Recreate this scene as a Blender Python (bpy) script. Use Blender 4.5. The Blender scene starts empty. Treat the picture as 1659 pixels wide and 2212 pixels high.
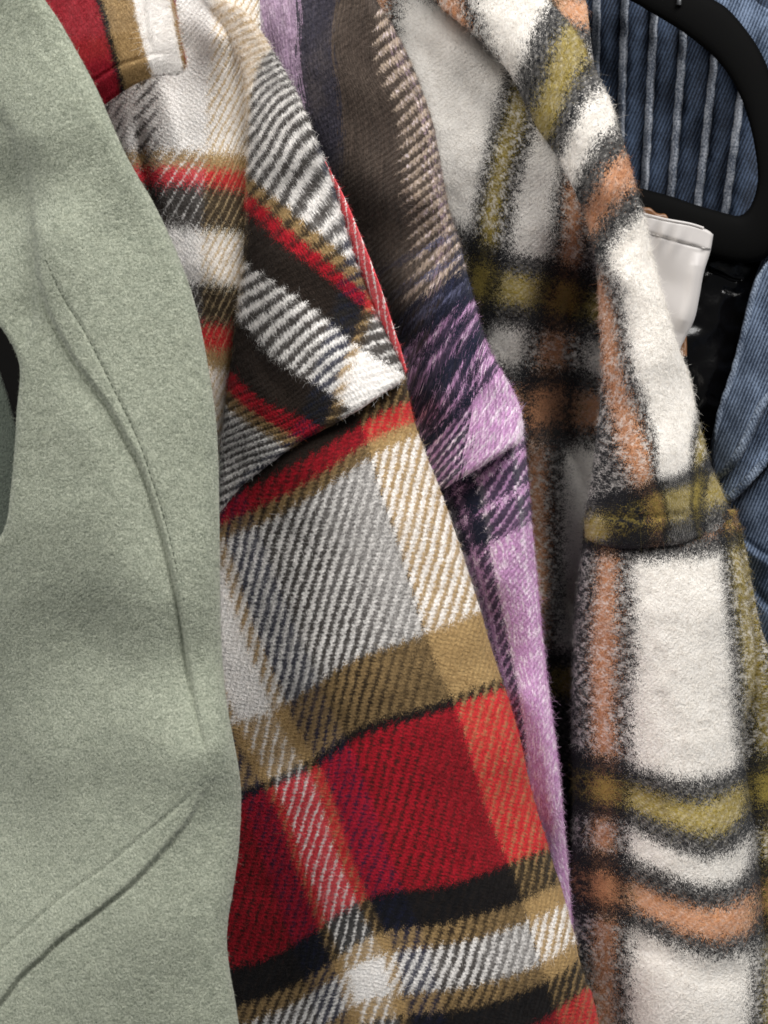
import bpy, math
import numpy as np

# ------------------------------------------------------------------ camera, world, lamps, exposure
scene = bpy.context.scene
COL = scene.collection
PX = 0.0003            # metres per reference pixel on the plane y = 0 (reference frame 1659 x 2212)
CD = 0.85              # camera distance from that plane

cam_data = bpy.data.cameras.new('camera')
cam = bpy.data.objects.new('camera', cam_data)
COL.objects.link(cam)
cam.location = (0, -CD, 0)
cam.rotation_euler = (math.radians(90), 0, 0)
cam_data.sensor_fit = 'VERTICAL'
cam_data.angle = 2 * math.atan(1106 * PX / CD)
cam_data.clip_start = 0.05
cam_data.clip_end = 50
cam_data.dof.use_dof = True
cam_data.dof.focus_distance = CD + 0.01
cam_data.dof.aperture_fstop = 5.6
scene.camera = cam

world = bpy.data.worlds.new('World')
scene.world = world
world.use_nodes = True
bg = world.node_tree.nodes['Background']
bg.inputs[0].default_value = (0.90, 0.94, 1.0, 1)
bg.inputs[1].default_value = 0.11

def area(name, loc, target, size, power, color):
    l = bpy.data.lights.new(name, 'AREA')
    l.shape = 'RECTANGLE'
    l.size, l.size_y = size
    l.energy = power
    l.color = color
    o = bpy.data.objects.new(name, l)
    COL.objects.link(o)
    o.location = loc
    d = np.array(target) - np.array(loc)
    from mathutils import Vector
    o.rotation_euler = Vector(d).to_track_quat('-Z', 'Y').to_euler()
    return o

area('ceiling_light', (0.95, -1.10, 1.65), (0.0, 0, -0.05), (1.5, 0.9), 54, (1.0, 0.982, 0.955))
area('ceiling_light', (-1.25, -1.6, 1.5), (0, 0, 0), (1.0, 0.8), 36, (1.0, 0.98, 0.95))

scene.view_settings.view_transform = 'Standard'
scene.view_settings.look = 'None'
scene.view_settings.exposure = 0.16
scene.view_settings.gamma = 1.0

# ------------------------------------------------------------------ helpers: maths
RNG = np.random.default_rng(7)

def world_pt(px, py, d):
    """reference pixel + depth in mm -> world coordinates"""
    y = np.asarray(d, float) / 1000.0 + 0.0 * np.asarray(px, float)
    f = (CD + y) / CD
    return np.stack([(np.asarray(px, float) - 829.5) * PX * f, y, (1106 - np.asarray(py, float)) * PX * f], -1)

class TPS:
    def __init__(self, pts, vals, lam=1e-4):
        P = np.asarray(pts, float) / 1000.0
        n = len(P)
        K = self.k(P, P) + lam * np.eye(n)
        A = np.zeros((n + 3, n + 3))
        A[:n, :n] = K
        A[:n, n] = 1
        A[:n, n + 1:] = P
        A[n, :n] = 1
        A[n + 1:, :n] = P.T
        b = np.zeros(n + 3)
        b[:n] = vals
        self.P, self.w = P, np.linalg.lstsq(A, b, rcond=None)[0]
    @staticmethod
    def k(a, b):
        r2 = ((a[:, None, :] - b[None]) ** 2).sum(-1)
        return 0.5 * r2 * np.log(r2 + 1e-12)
    def __call__(self, px, py):
        sh = np.shape(px)
        Q = np.stack([np.ravel(px), np.ravel(py)], -1) / 1000.0
        n = len(self.P)
        out = np.empty(len(Q))
        for i in range(0, len(Q), 40000):
            q = Q[i:i + 40000]
            out[i:i + 40000] = self.k(q, self.P) @ self.w[:n] + self.w[n] + q @ self.w[n + 1:]
        return out.reshape(sh)

def curve(pts, n):
    """smooth curve through pts, n samples by arc length"""
    p = np.asarray(pts, float)
    if len(p) == 2:
        t = np.linspace(0, 1, n)[:, None]
        return p[0] * (1 - t) + p[1] * t
    q = np.vstack([2 * p[0] - p[1], p, 2 * p[-1] - p[-2]])
    out = []
    for i in range(1, len(q) - 2):
        t = np.linspace(0, 1, 24, endpoint=False)[:, None]
        a, b, c, d = q[i - 1], q[i], q[i + 1], q[i + 2]
        out.append(0.5 * (2 * b + (c - a) * t + (2 * a - 5 * b + 4 * c - d) * t ** 2 + (3 * b - a - 3 * c + d) * t ** 3))
    out.append(p[-1:])
    o = np.vstack(out)
    s = np.r_[0, np.cumsum(np.linalg.norm(np.diff(o, axis=0), axis=1))]
    u = np.linspace(0, s[-1], n)
    return np.stack([np.interp(u, s, o[:, k]) for k in range(o.shape[1])], -1)

def vnoise(px, py, scale, seed):
    r = np.random.default_rng(seed).random((64, 64))
    x = px / scale + 100.3
    y = py / scale + 100.7
    xi = np.floor(x).astype(int)
    yi = np.floor(y).astype(int)
    fx = x - xi
    fy = y - yi
    fx = fx * fx * (3 - 2 * fx)
    fy = fy * fy * (3 - 2 * fy)
    g = lambda a, b: r[a % 64, b % 64]
    return (g(xi, yi) * (1 - fx) + g(xi + 1, yi) * fx) * (1 - fy) + (g(xi, yi + 1) * (1 - fx) + g(xi + 1, yi + 1) * fx) * fy - 0.5

def line_dist(px, py, poly):
    """signed distance to a polyline (left of travel negative in image coordinates) and end fade"""
    c = curve(poly, max(24, 6 * len(poly)))
    best = np.full(px.shape, 1e9)
    sgn = np.zeros(px.shape)
    tt = np.zeros(px.shape)
    for i in range(len(c) - 1):
        a, b = c[i], c[i + 1]
        ab = b - a
        L2 = ab @ ab
        t = np.clip(((px - a[0]) * ab[0] + (py - a[1]) * ab[1]) / L2, 0, 1)
        dx = px - a[0] - t * ab[0]
        dy = py - a[1] - t * ab[1]
        d = np.hypot(dx, dy)
        m = d < best
        best[m] = d[m]
        cr = ab[0] * dy - ab[1] * dx
        sgn[m] = np.sign(cr[m])
        tt[m] = ((i + t) / (len(c) - 1))[m]
    fade = np.clip(np.minimum(tt, 1 - tt) / 0.16, 0, 1)
    return best, sgn, fade

# ------------------------------------------------------------------ helpers: objects
def thing(name, label, cat, loc=(0, 0, 0), group=None):
    o = bpy.data.objects.new(name, None)
    COL.objects.link(o)
    o.location = loc
    o.empty_display_size = 0.05
    o['label'] = label
    o['category'] = cat
    if group:
        o['group'] = group
    return o

def link(name, data, parent, mat=None, kind=None, label=None):
    o = bpy.data.objects.new(name, data)
    COL.objects.link(o)
    if parent is not None:
        o.parent = parent
        o.matrix_parent_inverse = parent_world(parent).inverted()
    if mat is not None:
        data.materials.append(mat)
    if kind:
        o['kind'] = kind
    if label:
        o['label'] = label
    return o

def parent_world(p):
    from mathutils import Matrix
    m = Matrix.LocRotScale(p.location, p.rotation_euler, p.scale)
    if p.parent:
        return parent_world(p.parent) @ p.matrix_parent_inverse @ m
    return m

def mesh_data(name, verts, faces, uv=None, smooth=True):
    me = bpy.data.meshes.new(name)
    if isinstance(faces, np.ndarray):
        nf = len(faces)
        k = faces.shape[1]
        me.vertices.add(len(verts))
        me.vertices.foreach_set('co', np.asarray(verts, np.float32).ravel())
        me.loops.add(nf * k)
        me.loops.foreach_set('vertex_index', faces.astype(np.int32).ravel())
        me.polygons.add(nf)
        me.polygons.foreach_set('loop_start', np.arange(0, nf * k, k, dtype=np.int32))
        me.polygons.foreach_set('loop_total', np.full(nf, k, np.int32))
    else:
        me.from_pydata([tuple(v) for v in verts], [], faces)
    me.update(calc_edges=True)
    me.validate()
    me.polygons.foreach_set('use_smooth', np.full(len(me.polygons), smooth))
    if uv is not None:
        a = me.attributes.new('fabric_uv', 'FLOAT_VECTOR', 'POINT')
        a.data.foreach_set('vector', np.asarray(uv, np.float32).ravel())
    return me

def grid_faces(M, N, off=0, flip=False):
    i = np.arange(M - 1)[:, None] * N + np.arange(N - 1)[None]
    f = np.stack([i, i + 1, i + N + 1, i + N], -1).reshape(-1, 4) + off
    return f[:, ::-1] if flip else f

class Sheet:
    """A piece of cloth: a patch between four edge curves with its own relief, thickness and weave coordinates."""
    def __init__(s, L, R, depth, rows=None, cols=None, top=None, bottom=None, N=120, M=200, T=4.0,
                 rl=(3, 14), rr=(3, 14), rt=None, rb=None, creases=(), wrinkle=((0.8, 90), (0.35, 30)), seed=1, lam=1e-4, relief=None):
        s.N, s.M, s.T = N, M, T
        Lc, Rc = curve(L, M), curve(R, M)
        Tc = curve(top or [L[0], R[0]], N)
        Bc = curve(bottom or [L[-1], R[-1]], N)
        x = np.linspace(-1, 1, N)
        u = 0.5 + 0.5 * (0.72 * x + 0.28 * np.sin(x * math.pi / 2))   # a little denser towards the sides
        ui = np.interp(u, np.linspace(0, 1, N), np.arange(N))
        ti = np.floor(ui).astype(int).clip(0, N - 2)
        fr = (ui - ti)[:, None]
        Tc = Tc[ti] * (1 - fr) + Tc[ti + 1] * fr
        Bc = Bc[ti] * (1 - fr) + Bc[ti + 1] * fr
        v = np.linspace(0, 1, M)
        U, V = u[None, :, None], v[:, None, None]
        P = (1 - U) * Lc[:, None] + U * Rc[:, None] + (1 - V) * Tc[None] + V * Bc[None] \
            - ((1 - U) * (1 - V) * Lc[0] + U * (1 - V) * Rc[0] + (1 - U) * V * Lc[-1] + U * V * Rc[-1])
        s.px, s.py = P[..., 0], P[..., 1]
        dp = np.asarray(depth, float)
        s.base = TPS(dp[:, :2], dp[:, 2], lam)
        s.creases, s.wrinkle, s.seed, s.relief = creases, wrinkle, seed, relief
        d = s.surface(s.px, s.py)
        Wd = np.linalg.norm(P[:, -1] - P[:, 0], axis=1)[:, None]
        Hd = np.linalg.norm(P[-1] - P[0], axis=1)[None, :]
        def rnd(e, spec):
            if not spec:
                return 0
            k = 1 - np.clip(e / spec[1], 0, 1)
            return spec[0] * (1 - np.sqrt(1 - np.minimum(k * k, 1)))
        d = d + rnd(u[None] * Wd, rl) + rnd((1 - u[None]) * Wd, rr) + rnd(v[:, None] * Hd, rt) + rnd((1 - v[:, None]) * Hd, rb)
        s.d = d
        s.W = world_pt(s.px, s.py, d)
        s.uv = np.zeros((M, N, 3))
        if rows:
            s.uv[..., 1] = s.fit(rows)(s.px, s.py)
        else:
            s.uv[..., 1] = s.py
        if cols:
            s.uv[..., 0] = s.fit(cols)(s.px, s.py)
        else:
            s.uv[..., 0] = s.px
        gu = np.gradient(s.W, axis=1)
        gv = np.gradient(s.W, axis=0)
        n = np.cross(gu, gv)
        n /= np.linalg.norm(n, axis=-1, keepdims=True) + 1e-12
        s.n = np.where(n[..., 1:2] > 0, -n, n)
    @staticmethod
    def fit(table):
        pts, vals = [], []
        for val, line in table.items():
            for p in line:
                pts.append(p)
                vals.append(val)
        return TPS(pts, vals, 3e-3)
    def surface(s, px, py):
        d = s.base(px, py)
        for k, (amp, sc) in enumerate(s.wrinkle):
            d = d + amp * 2 * vnoise(px, py, sc, s.seed * 13 + k)
        for c in s.creases:
            dist, sg, fade = line_dist(px, py, c['line'])
            if 'depth' in c:
                d = d + fade * c['depth'] * np.exp(-(dist / c.get('w', 5)) ** 2)
            if 'step' in c:      # the right-hand side of the line stands proud, easing out over 'reach'
                w = c.get('soft', 3)
                side = 1 / (1 + np.exp(-np.clip(sg * dist / w, -30, 30)))
                d = d - fade * c['step'] * side * np.exp(-(dist / c.get('reach', 60)) ** 2)
        if s.relief:
            d = d + s.relief(px, py)
        return d
    def mesh(s, name):
        M, N = s.M, s.N
        front = s.W.reshape(-1, 3)
        uvf = s.uv.reshape(-1, 3)
        idx = np.arange(M * N).reshape(M, N)
        ring = np.concatenate([idx[0], idx[1:, -1], idx[-1, -2::-1], idx[-2:0:-1, 0]])
        pxr, pyr, dr = s.px.ravel()[ring], s.py.ravel()[ring], s.d.ravel()[ring]
        back = world_pt(pxr, pyr, dr + s.T)
        o = len(front)
        k = len(ring)
        rim = np.stack([ring, np.roll(ring, -1), o + np.roll(np.arange(k), -1), o + np.arange(k)], -1)
        ri, ci = np.unique(np.linspace(0, M - 1, max(3, M // 8)).astype(int)), np.unique(np.linspace(0, N - 1, max(3, N // 8)).astype(int))
        bx, by, bd = s.px[np.ix_(ri, ci)], s.py[np.ix_(ri, ci)], s.d[np.ix_(ri, ci)]
        bw = world_pt(bx, by, bd + s.T).reshape(-1, 3)
        bo = o + k
        V = np.vstack([front, back, bw])
        UV = np.vstack([uvf, uvf[ring], s.uv[np.ix_(ri, ci)].reshape(-1, 3)])
        F = np.vstack([grid_faces(M, N), rim[:, ::-1], grid_faces(len(ri), len(ci), bo, True)])
        return mesh_data(name, V, F, UV)
    def at(s, line, n, lift=0.0):
        """points on this cloth along an image line"""
        c = curve(line, n)
        return world_pt(c[:, 0], c[:, 1], s.surface(c[:, 0], c[:, 1]) - lift)
    def fuzz(s, name, parent, mat, n, length=2.5, rad=0.04, lean=0.7, gravity=0.3, seed=0, rim=0.0):
        r = np.random.default_rng(seed + 99)
        a = r.random(n)
        b = r.random(n)
        if rim > 0:
            k = int(n * rim)
            a[:k] = np.where(r.random(k) < 0.5, (r.random(k) ** 2) * 0.03, 1 - (r.random(k) ** 2) * 0.03)
        x = a * (s.N - 1.001)
        y = b * (s.M - 1.001)
        xi, yi = x.astype(int), y.astype(int)
        fx, fy = (x - xi)[:, None], (y - yi)[:, None]
        g = lambda A: (A[yi, xi] * (1 - fx) + A[yi, xi + 1] * fx) * (1 - fy) + (A[yi + 1, xi] * (1 - fx) + A[yi + 1, xi + 1] * fx) * fy
        p, nn, uv = g(s.W), g(s.n), g(s.uv)
        ln = (1.35 * length / 1000) * np.exp(r.normal(0, 0.4, n))[:, None]
        t = r.normal(0, 1, (n, 3)) + np.array([0, 0, -gravity])
        t -= nn * (t * nn).sum(1, keepdims=True)
        t /= np.linalg.norm(t, axis=1, keepdims=True) + 1e-9
        d0 = nn * (1 - lean) * 1.2 + t * lean
        d1 = nn * (1 - lean) * 0.6 + t * lean + r.normal(0, 0.35, (n, 3))
        pts = np.empty((n, 4, 3), np.float32)
        pts[:, 0] = p - nn * 0.0002
        pts[:, 1] = pts[:, 0] + d0 * ln * 0.35
        pts[:, 2] = pts[:, 1] + (d0 + d1) * 0.5 * ln * 0.35
        pts[:, 3] = pts[:, 2] + d1 * ln * 0.35
        hc = bpy.data.hair_curves.new(name)
        hc.add_curves([4] * n)
        hc.position_data.foreach_set('vector', pts.ravel())
        rr = np.tile(np.array([1, 0.9, 0.7, 0.3], np.float32) * rad * 1.9 / 1000, n)
        at = hc.attributes.get('radius') or hc.attributes.new('radius', 'FLOAT', 'POINT')
        at.data.foreach_set('value', rr)
        ua = hc.attributes.new('fabric_uv', 'FLOAT_VECTOR', 'CURVE')
        ua.data.foreach_set('vector', uv.astype(np.float32).ravel())
        return link('fuzz', hc, parent, mat, kind='stuff')

def tube(pts, rad, sides=8, taper=None):
    """verts, faces of a round bar through pts"""
    p = np.asarray(pts, float)
    n = len(p)
    t = np.gradient(p, axis=0)
    t /= np.linalg.norm(t, axis=1, keepdims=True) + 1e-12
    ref = np.array([0.0, 1.0, 0.0])
    a = np.cross(t, ref)
    a /= np.linalg.norm(a, axis=1, keepdims=True) + 1e-12
    b = np.cross(t, a)
    ang = np.linspace(0, 2 * math.pi, sides, endpoint=False)
    rad = np.asarray(rad, float) * np.ones(n)
    if taper is not None:
        rad = rad * taper
    V = p[:, None] + rad[:, None, None] * (np.cos(ang)[None, :, None] * a[:, None] + np.sin(ang)[None, :, None] * b[:, None])
    F = []
    for i in range(n - 1):
        for j in range(sides):
            k = (j + 1) % sides
            F.append((i * sides + j, i * sides + k, (i + 1) * sides + k, (i + 1) * sides + j))
    F.append(tuple(range(sides)))
    F.append(tuple(range((n - 1) * sides, n * sides))[::-1])
    return V.reshape(-1, 3), F

def join(parts):
    V, F, o = [], [], 0
    for v, f in parts:
        V.append(v)
        F += [tuple(i + o for i in q) for q in f]
        o += len(v)
    return np.vstack(V), F

def stitches(sheet, line, count, length, rad, lift, fill=0.62):
    """short thread dashes lying on the cloth along a line"""
    c = sheet.at(line, count * 8 + 1, lift)
    out = []
    k = max(3, int(8 * fill))
    for i in range(count):
        seg = c[i * 8:i * 8 + k + 1].copy()
        seg[0, 1] += rad * 1.6
        seg[-1, 1] += rad * 1.6
        out.append(tube(seg, rad, 6))
    return join(out)

# ------------------------------------------------------------------ helpers: materials
def srgb(h):
    h = h.lstrip('#')
    c = [int(h[i:i + 2], 16) / 255 for i in (0, 2, 4)]
    return tuple(x / 12.92 if x <= 0.04045 else ((x + 0.055) / 1.055) ** 2.4 for x in c) + (1.0,)

class Nodes:
    def __init__(s, name):
        s.mat = bpy.data.materials.new(name)
        s.mat.use_nodes = True
        s.t = s.mat.node_tree
        s.b = s.t.nodes['Principled BSDF']
    def n(s, kind, **kw):
        x = s.t.nodes.new(kind)
        for k, v in kw.items():
            setattr(x, k, v)
        return x
    def put(s, sock, v):
        if isinstance(v, bpy.types.NodeSocket):
            s.t.links.new(v, sock)
        elif v is not None:
            sock.default_value = v
    def m(s, op, a, b=None, c=None, clamp=False):
        x = s.n('ShaderNodeMath', operation=op, use_clamp=clamp)
        s.put(x.inputs[0], a)
        s.put(x.inputs[1], b)
        s.put(x.inputs[2], c)
        return x.outputs[0]
    def vm(s, op, a, b=None):
        x = s.n('ShaderNodeVectorMath', operation=op)
        s.put(x.inputs[0], a)
        s.put(x.inputs[1], b)
        return x.outputs[0]
    def mix(s, f, a, b, mode='MIX'):
        x = s.n('ShaderNodeMix', data_type='RGBA', blend_type=mode)
        s.put(x.inputs[0], f)
        s.put(x.inputs[6], a)
        s.put(x.inputs[7], b)
        return x.outputs[2]
    def noise(s, vec, scale=1.0, detail=2.0, rough=0.5, color=False):
        x = s.n('ShaderNodeTexNoise')
        s.put(x.inputs['Vector'], vec)
        x.inputs['Scale'].default_value = scale
        x.inputs['Detail'].default_value = detail
        x.inputs['Roughness'].default_value = rough
        return x.outputs['Color'] if color else x.outputs['Fac']
    def smooth(s, x, lo, hi, a=0.0, b=1.0):
        r = s.n('ShaderNodeMapRange', interpolation_type='SMOOTHSTEP')
        s.put(r.inputs[0], x)
        s.put(r.inputs[1], lo)
        s.put(r.inputs[2], hi)
        s.put(r.inputs[3], a)
        s.put(r.inputs[4], b)
        return r.outputs[0]
    def ramp(s, x, stripes, lo, hi):
        """stripes: [(start, colour), ...] hard bands over lo..hi"""
        f = s.n('ShaderNodeMapRange')
        s.put(f.inputs[0], x)
        f.inputs[1].default_value = lo
        f.inputs[2].default_value = hi
        r = s.n('ShaderNodeValToRGB')
        r.color_ramp.interpolation = 'CONSTANT'
        e = r.color_ramp.elements
        while len(e) > 1:
            e.remove(e[-1])
        e[0].position = 0
        e[0].color = stripes[0][1]
        for st, c in stripes[1:]:
            q = e.new((st - lo) / (hi - lo))
            q.color = c
        s.t.links.new(f.outputs[0], r.inputs[0])
        return r.outputs[0]
    def uv(s):
        a = s.n('ShaderNodeAttribute', attribute_name='fabric_uv')
        sp = s.n('ShaderNodeSeparateXYZ')
        s.t.links.new(a.outputs['Vector'], sp.inputs[0])
        return a.outputs['Vector'], sp.outputs[0], sp.outputs[1]

def plaid(name, warp, weft, P=23.0, na=0.8, nb=0.6, soft=0.16, balance=0.0, rag=5.0, ragscale=9.0, grain=0.30, noisy=0.35,
          darken=0.1, bump=1.0, bead=9.0, fibre=False, sheen=0.15, brush=0.0, lift=1.0, twill=1.0, blend=0.15, merge=0.5, mottle=0.0,
          fade=None, warpface=None, fleck=None, feather=8.0, cover=0.21, streak=0.0):
    """woven checks: coloured warp and weft bands shown by a diagonal twill, blurred by brushed fibres"""
    k = Nodes(name)
    vec, u, v = k.uv()
    sc = k.vm('MULTIPLY', vec, (1 / ragscale, 1 / (ragscale * (1 + brush)), 0))
    nz = k.n('ShaderNodeSeparateColor')
    k.t.links.new(k.noise(sc, 1.0, 2.0, 0.55, color=True), nz.inputs[0])
    du = k.m('MULTIPLY', k.m('SUBTRACT', nz.outputs[0], 0.5), rag * 2)
    dv = k.m('MULTIPLY', k.m('SUBTRACT', nz.outputs[1], 0.5), rag * 2 * (1 + brush))
    fb = k.n('ShaderNodeSeparateColor')                                     # single fibres carry colour across the borders
    k.t.links.new(k.noise(k.vm('MULTIPLY', vec, (1 / 1.9, 1 / 3.6, 0)), 1.0, 1.0, 0.6, color=True), fb.inputs[0])
    du = k.m('ADD', du, k.m('MULTIPLY', k.m('SUBTRACT', fb.outputs[0], 0.5), feather * 3.2))
    dv = k.m('ADD', dv, k.m('MULTIPLY', k.m('SUBTRACT', fb.outputs[1], 0.5), feather * 3.2))
    if streak:                                                             # long brushed fibres running with the warp
        sk = k.noise(k.vm('MULTIPLY', vec, (1 / 6, 1 / 75, 0)), 1.0, 2.0, 0.6)
        du = k.m('ADD', du, k.m('MULTIPLY', k.m('SUBTRACT', sk, 0.5), streak * 120))
    lo_u, hi_u = warp[0][0], warp[-1][0] + 400
    lo_v, hi_v = weft[0][0], weft[-1][0] + 400
    ph = k.m('DIVIDE', k.m('ADD', k.m('MULTIPLY', u, na), k.m('MULTIPLY', v, nb)), P)
    lowf = k.noise(k.vm('MULTIPLY', vec, (1 / 60, 1 / 60, 0)), 1.0, 1.0)
    ph = k.m('ADD', ph, k.m('MULTIPLY', lowf, 0.35))
    ph = k.m('ADD', ph, k.m('MULTIPLY', k.m('SUBTRACT', nz.outputs[2], 0.5), 0.22))
    ln = k.m('FLOOR', ph)
    tri = k.m('MULTIPLY', k.m('ABSOLUTE', k.m('SUBTRACT', k.m('FRACT', ph), 0.5)), 2.0)
    q = k.m('DIVIDE', k.m('SUBTRACT', k.m('MULTIPLY', v, na), k.m('MULTIPLY', u, nb)), bead)
    q = k.m('ADD', q, k.m('MULTIPLY', ln, 0.37))
    q = k.m('ADD', q, k.m('MULTIPLY', nz.outputs[0], 0.8))
    bd = k.m('ABSOLUTE', k.m('SINE', k.m('MULTIPLY', q, math.pi)))
    fine = k.noise(k.vm('MULTIPLY', vec, (1 / 4.5, 1 / 4.5, 0)), 1.0, 2.0, 0.6)
    med = k.noise(k.vm('MULTIPLY', vec, (1 / 13, 1 / 13, 0)), 1.0, 2.0, 0.6)
    big = k.noise(k.vm('MULTIPLY', vec, (1 / 85, 1 / 110, 0)), 1.0, 2.0, 0.5)
    tooth = k.m('MULTIPLY', k.m('SUBTRACT', tri, 0.5), 5.0 * twill)        # the colour change follows whole yarns
    us = k.m('ADD', u, k.m('SUBTRACT', du, tooth))
    vs = k.m('ADD', v, k.m('ADD', dv, k.m('MULTIPLY', tooth, 1.6)))
    f2 = k.m('MULTIPLY', k.m('SUBTRACT', fb.outputs[2], 0.5), feather * 5.0)
    wa = k.mix(0.5, k.ramp(us, warp, lo_u, hi_u), k.ramp(k.m('ADD', us, f2), warp, lo_u, hi_u))
    we = k.mix(0.5, k.ramp(vs, weft, lo_v, hi_v), k.ramp(k.m('SUBTRACT', vs, f2), weft, lo_v, hi_v))
    x = k.m('MULTIPLY_ADD', k.m('SUBTRACT', tri, 0.5), twill, 0.5)
    x = k.m('ADD', x, k.m('MULTIPLY', k.m('SUBTRACT', med, 0.5), noisy * 2))
    x = k.m('ADD', x, k.m('MULTIPLY', k.m('SUBTRACT', fine, 0.5), noisy * 1.3))
    x = k.m('ADD', x, k.m('MULTIPLY', k.m('SUBTRACT', bd, 0.6), 0.30))
    if warpface:
        x = k.m('SUBTRACT', x, k.smooth(u, warpface[0], warpface[1], 1.2, 0.0))
    def lum(c):
        r = k.n('ShaderNodeRGBToBW')
        k.put(r.inputs[0], c)
        return r.outputs[0]
    dl = k.m('SUBTRACT', lum(wa), lum(we))
    df = k.m('ABSOLUTE', dl)
    x = k.m('ADD', x, k.m('MULTIPLY', k.m('SUBTRACT', tri, 0.5), k.smooth(df, 0.05, 0.4, -0.5 * twill, 0.0)))   # close tones melt together
    x = k.m('MULTIPLY_ADD', dl, cover, x)
    m = k.smooth(x, 0.5 - balance - soft, 0.5 - balance + soft)
    col = k.mix(m, wa, we)
    av = k.mix(k.smooth(k.m('ADD', fine, k.m('MULTIPLY', med, 0.6)), 0.55, 1.0, 0.35, 0.65), wa, we)
    bl = k.m('ADD', k.smooth(df, 0.04, 0.36, merge, 0.0), k.smooth(big, 0.45, 0.7, blend, blend * 2.2))
    if fade:
        a = k.smooth(u, fade[0], fade[1])
        bl = k.m('ADD', bl, k.m('MULTIPLY', a, k.smooth(u, fade[2], fade[2] + 4, 0.55, 0.0)))
    bl = k.m('MINIMUM', bl, 0.92)
    col = k.mix(bl, col, av)
    dk = k.mix(1.0, wa, we, 'DARKEN')
    if mottle:
        dm = k.m('ADD', k.m('MULTIPLY', med, 0.6), k.m('MULTIPLY', fine, 0.4))
        col = k.mix(k.m('MINIMUM', k.smooth(dm, 0.38, 0.6, darken + mottle, darken - mottle), 1.0), col, dk)
    else:
        col = k.mix(k.smooth(df, 0.06, 0.45, darken, darken * 0.15), col, dk)
    if fleck:
        fl = k.noise(k.vm('MULTIPLY', vec, (1 / 7, 1 / 24, 0)), 1.0, 2.0, 0.6)
        keep = k.smooth(lum(col), 0.24, 0.34)
        col = k.mix(k.m('MULTIPLY', k.smooth(fl, 0.46, 0.68, 0.0, fleck[1]), keep), col, fleck[0])
    g = k.m('MULTIPLY_ADD', k.m('SUBTRACT', fine, 0.5), grain * 2, 1.0)
    g = k.m('MULTIPLY', g, k.m('MULTIPLY_ADD', bd, 0.12 * twill, 0.94))
    if streak:
        g = k.m('MULTIPLY', g, k.m('MULTIPLY_ADD', k.m('SUBTRACT', sk, 0.5), streak * 2.2, 1.0))
    if lift != 1.0:
        g = k.m('MULTIPLY', g, lift)
    cc = k.n('ShaderNodeCombineColor')
    for i in range(3):
        k.put(cc.inputs[i], g)
    col = k.mix(1.0, col, cc.outputs[0], 'MULTIPLY')
    k.put(k.b.inputs['Base Color'], col)
    k.b.inputs['Roughness'].default_value = 0.95
    k.b.inputs['Specular IOR Level'].default_value = 0.12
    k.b.inputs['Sheen Weight'].default_value = sheen
    k.b.inputs['Sheen Roughness'].default_value = 0.6
    if not fibre:
        h = k.m('MULTIPLY', k.m('SUBTRACT', 1.0, k.m('ABSOLUTE', k.m('SUBTRACT', k.m('MULTIPLY', tri, 2.0), 1.0))), 0.6 * twill)
        h = k.m('ADD', h, k.m('MULTIPLY', bd, 0.3 * twill))
        h = k.m('ADD', h, k.m('MULTIPLY', fine, 0.9))
        h = k.m('ADD', h, k.m('MULTIPLY', med, 0.9))
        bp = k.n('ShaderNodeBump')
        bp.inputs['Strength'].default_value = 0.5
        bp.inputs['Distance'].default_value = 0.0013 * bump
        k.put(bp.inputs['Height'], h)
        k.t.links.new(bp.outputs[0], k.b.inputs['Normal'])
    return k.mat

def fleece(name, c0, c1, fibre=False, scale=5.0, bump=0.8, sheen=0.2):
    """plain felted wool: clumped short fibres"""
    k = Nodes(name)
    vec, u, v = k.uv()
    a = k.noise(k.vm('MULTIPLY', vec, (1 / scale, 1 / scale, 0)), 1.0, 3.0, 0.65)
    b = k.noise(k.vm('MULTIPLY', vec, (1 / 22, 1 / 22, 0)), 1.0, 2.0, 0.5)
    w = k.noise(k.vm('MULTIPLY', vec, (1 / 3.0, 1 / 8.0, 0)), 1.0, 1.0, 0.5)
    z = k.noise(k.vm('MULTIPLY', vec, (1 / 130, 1 / 170, 0)), 1.0, 3.0, 0.5)
    f = k.m('ADD', k.m('MULTIPLY', a, 0.50), k.m('ADD', k.m('MULTIPLY', b, 0.15), k.m('ADD', k.m('MULTIPLY', w, 0.30), k.m('MULTIPLY', z, 0.05))))
    f = k.smooth(f, 0.36, 0.64)
    k.put(k.b.inputs['Base Color'], k.mix(f, c0, c1))
    k.b.inputs['Roughness'].default_value = 0.95
    k.b.inputs['Specular IOR Level'].default_value = 0.12
    k.b.inputs['Sheen Weight'].default_value = sheen
    k.b.inputs['Sheen Roughness'].default_value = 0.6
    if not fibre:
        h = k.m('ADD', a, k.m('MULTIPLY', w, 0.8))
        bp = k.n('ShaderNodeBump')
        bp.inputs['Strength'].default_value = 0.8
        bp.inputs['Distance'].default_value = 0.0016 * bump
        k.put(bp.inputs['Height'], h)
        k.t.links.new(bp.outputs[0], k.b.inputs['Normal'])
    return k.mat

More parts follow.
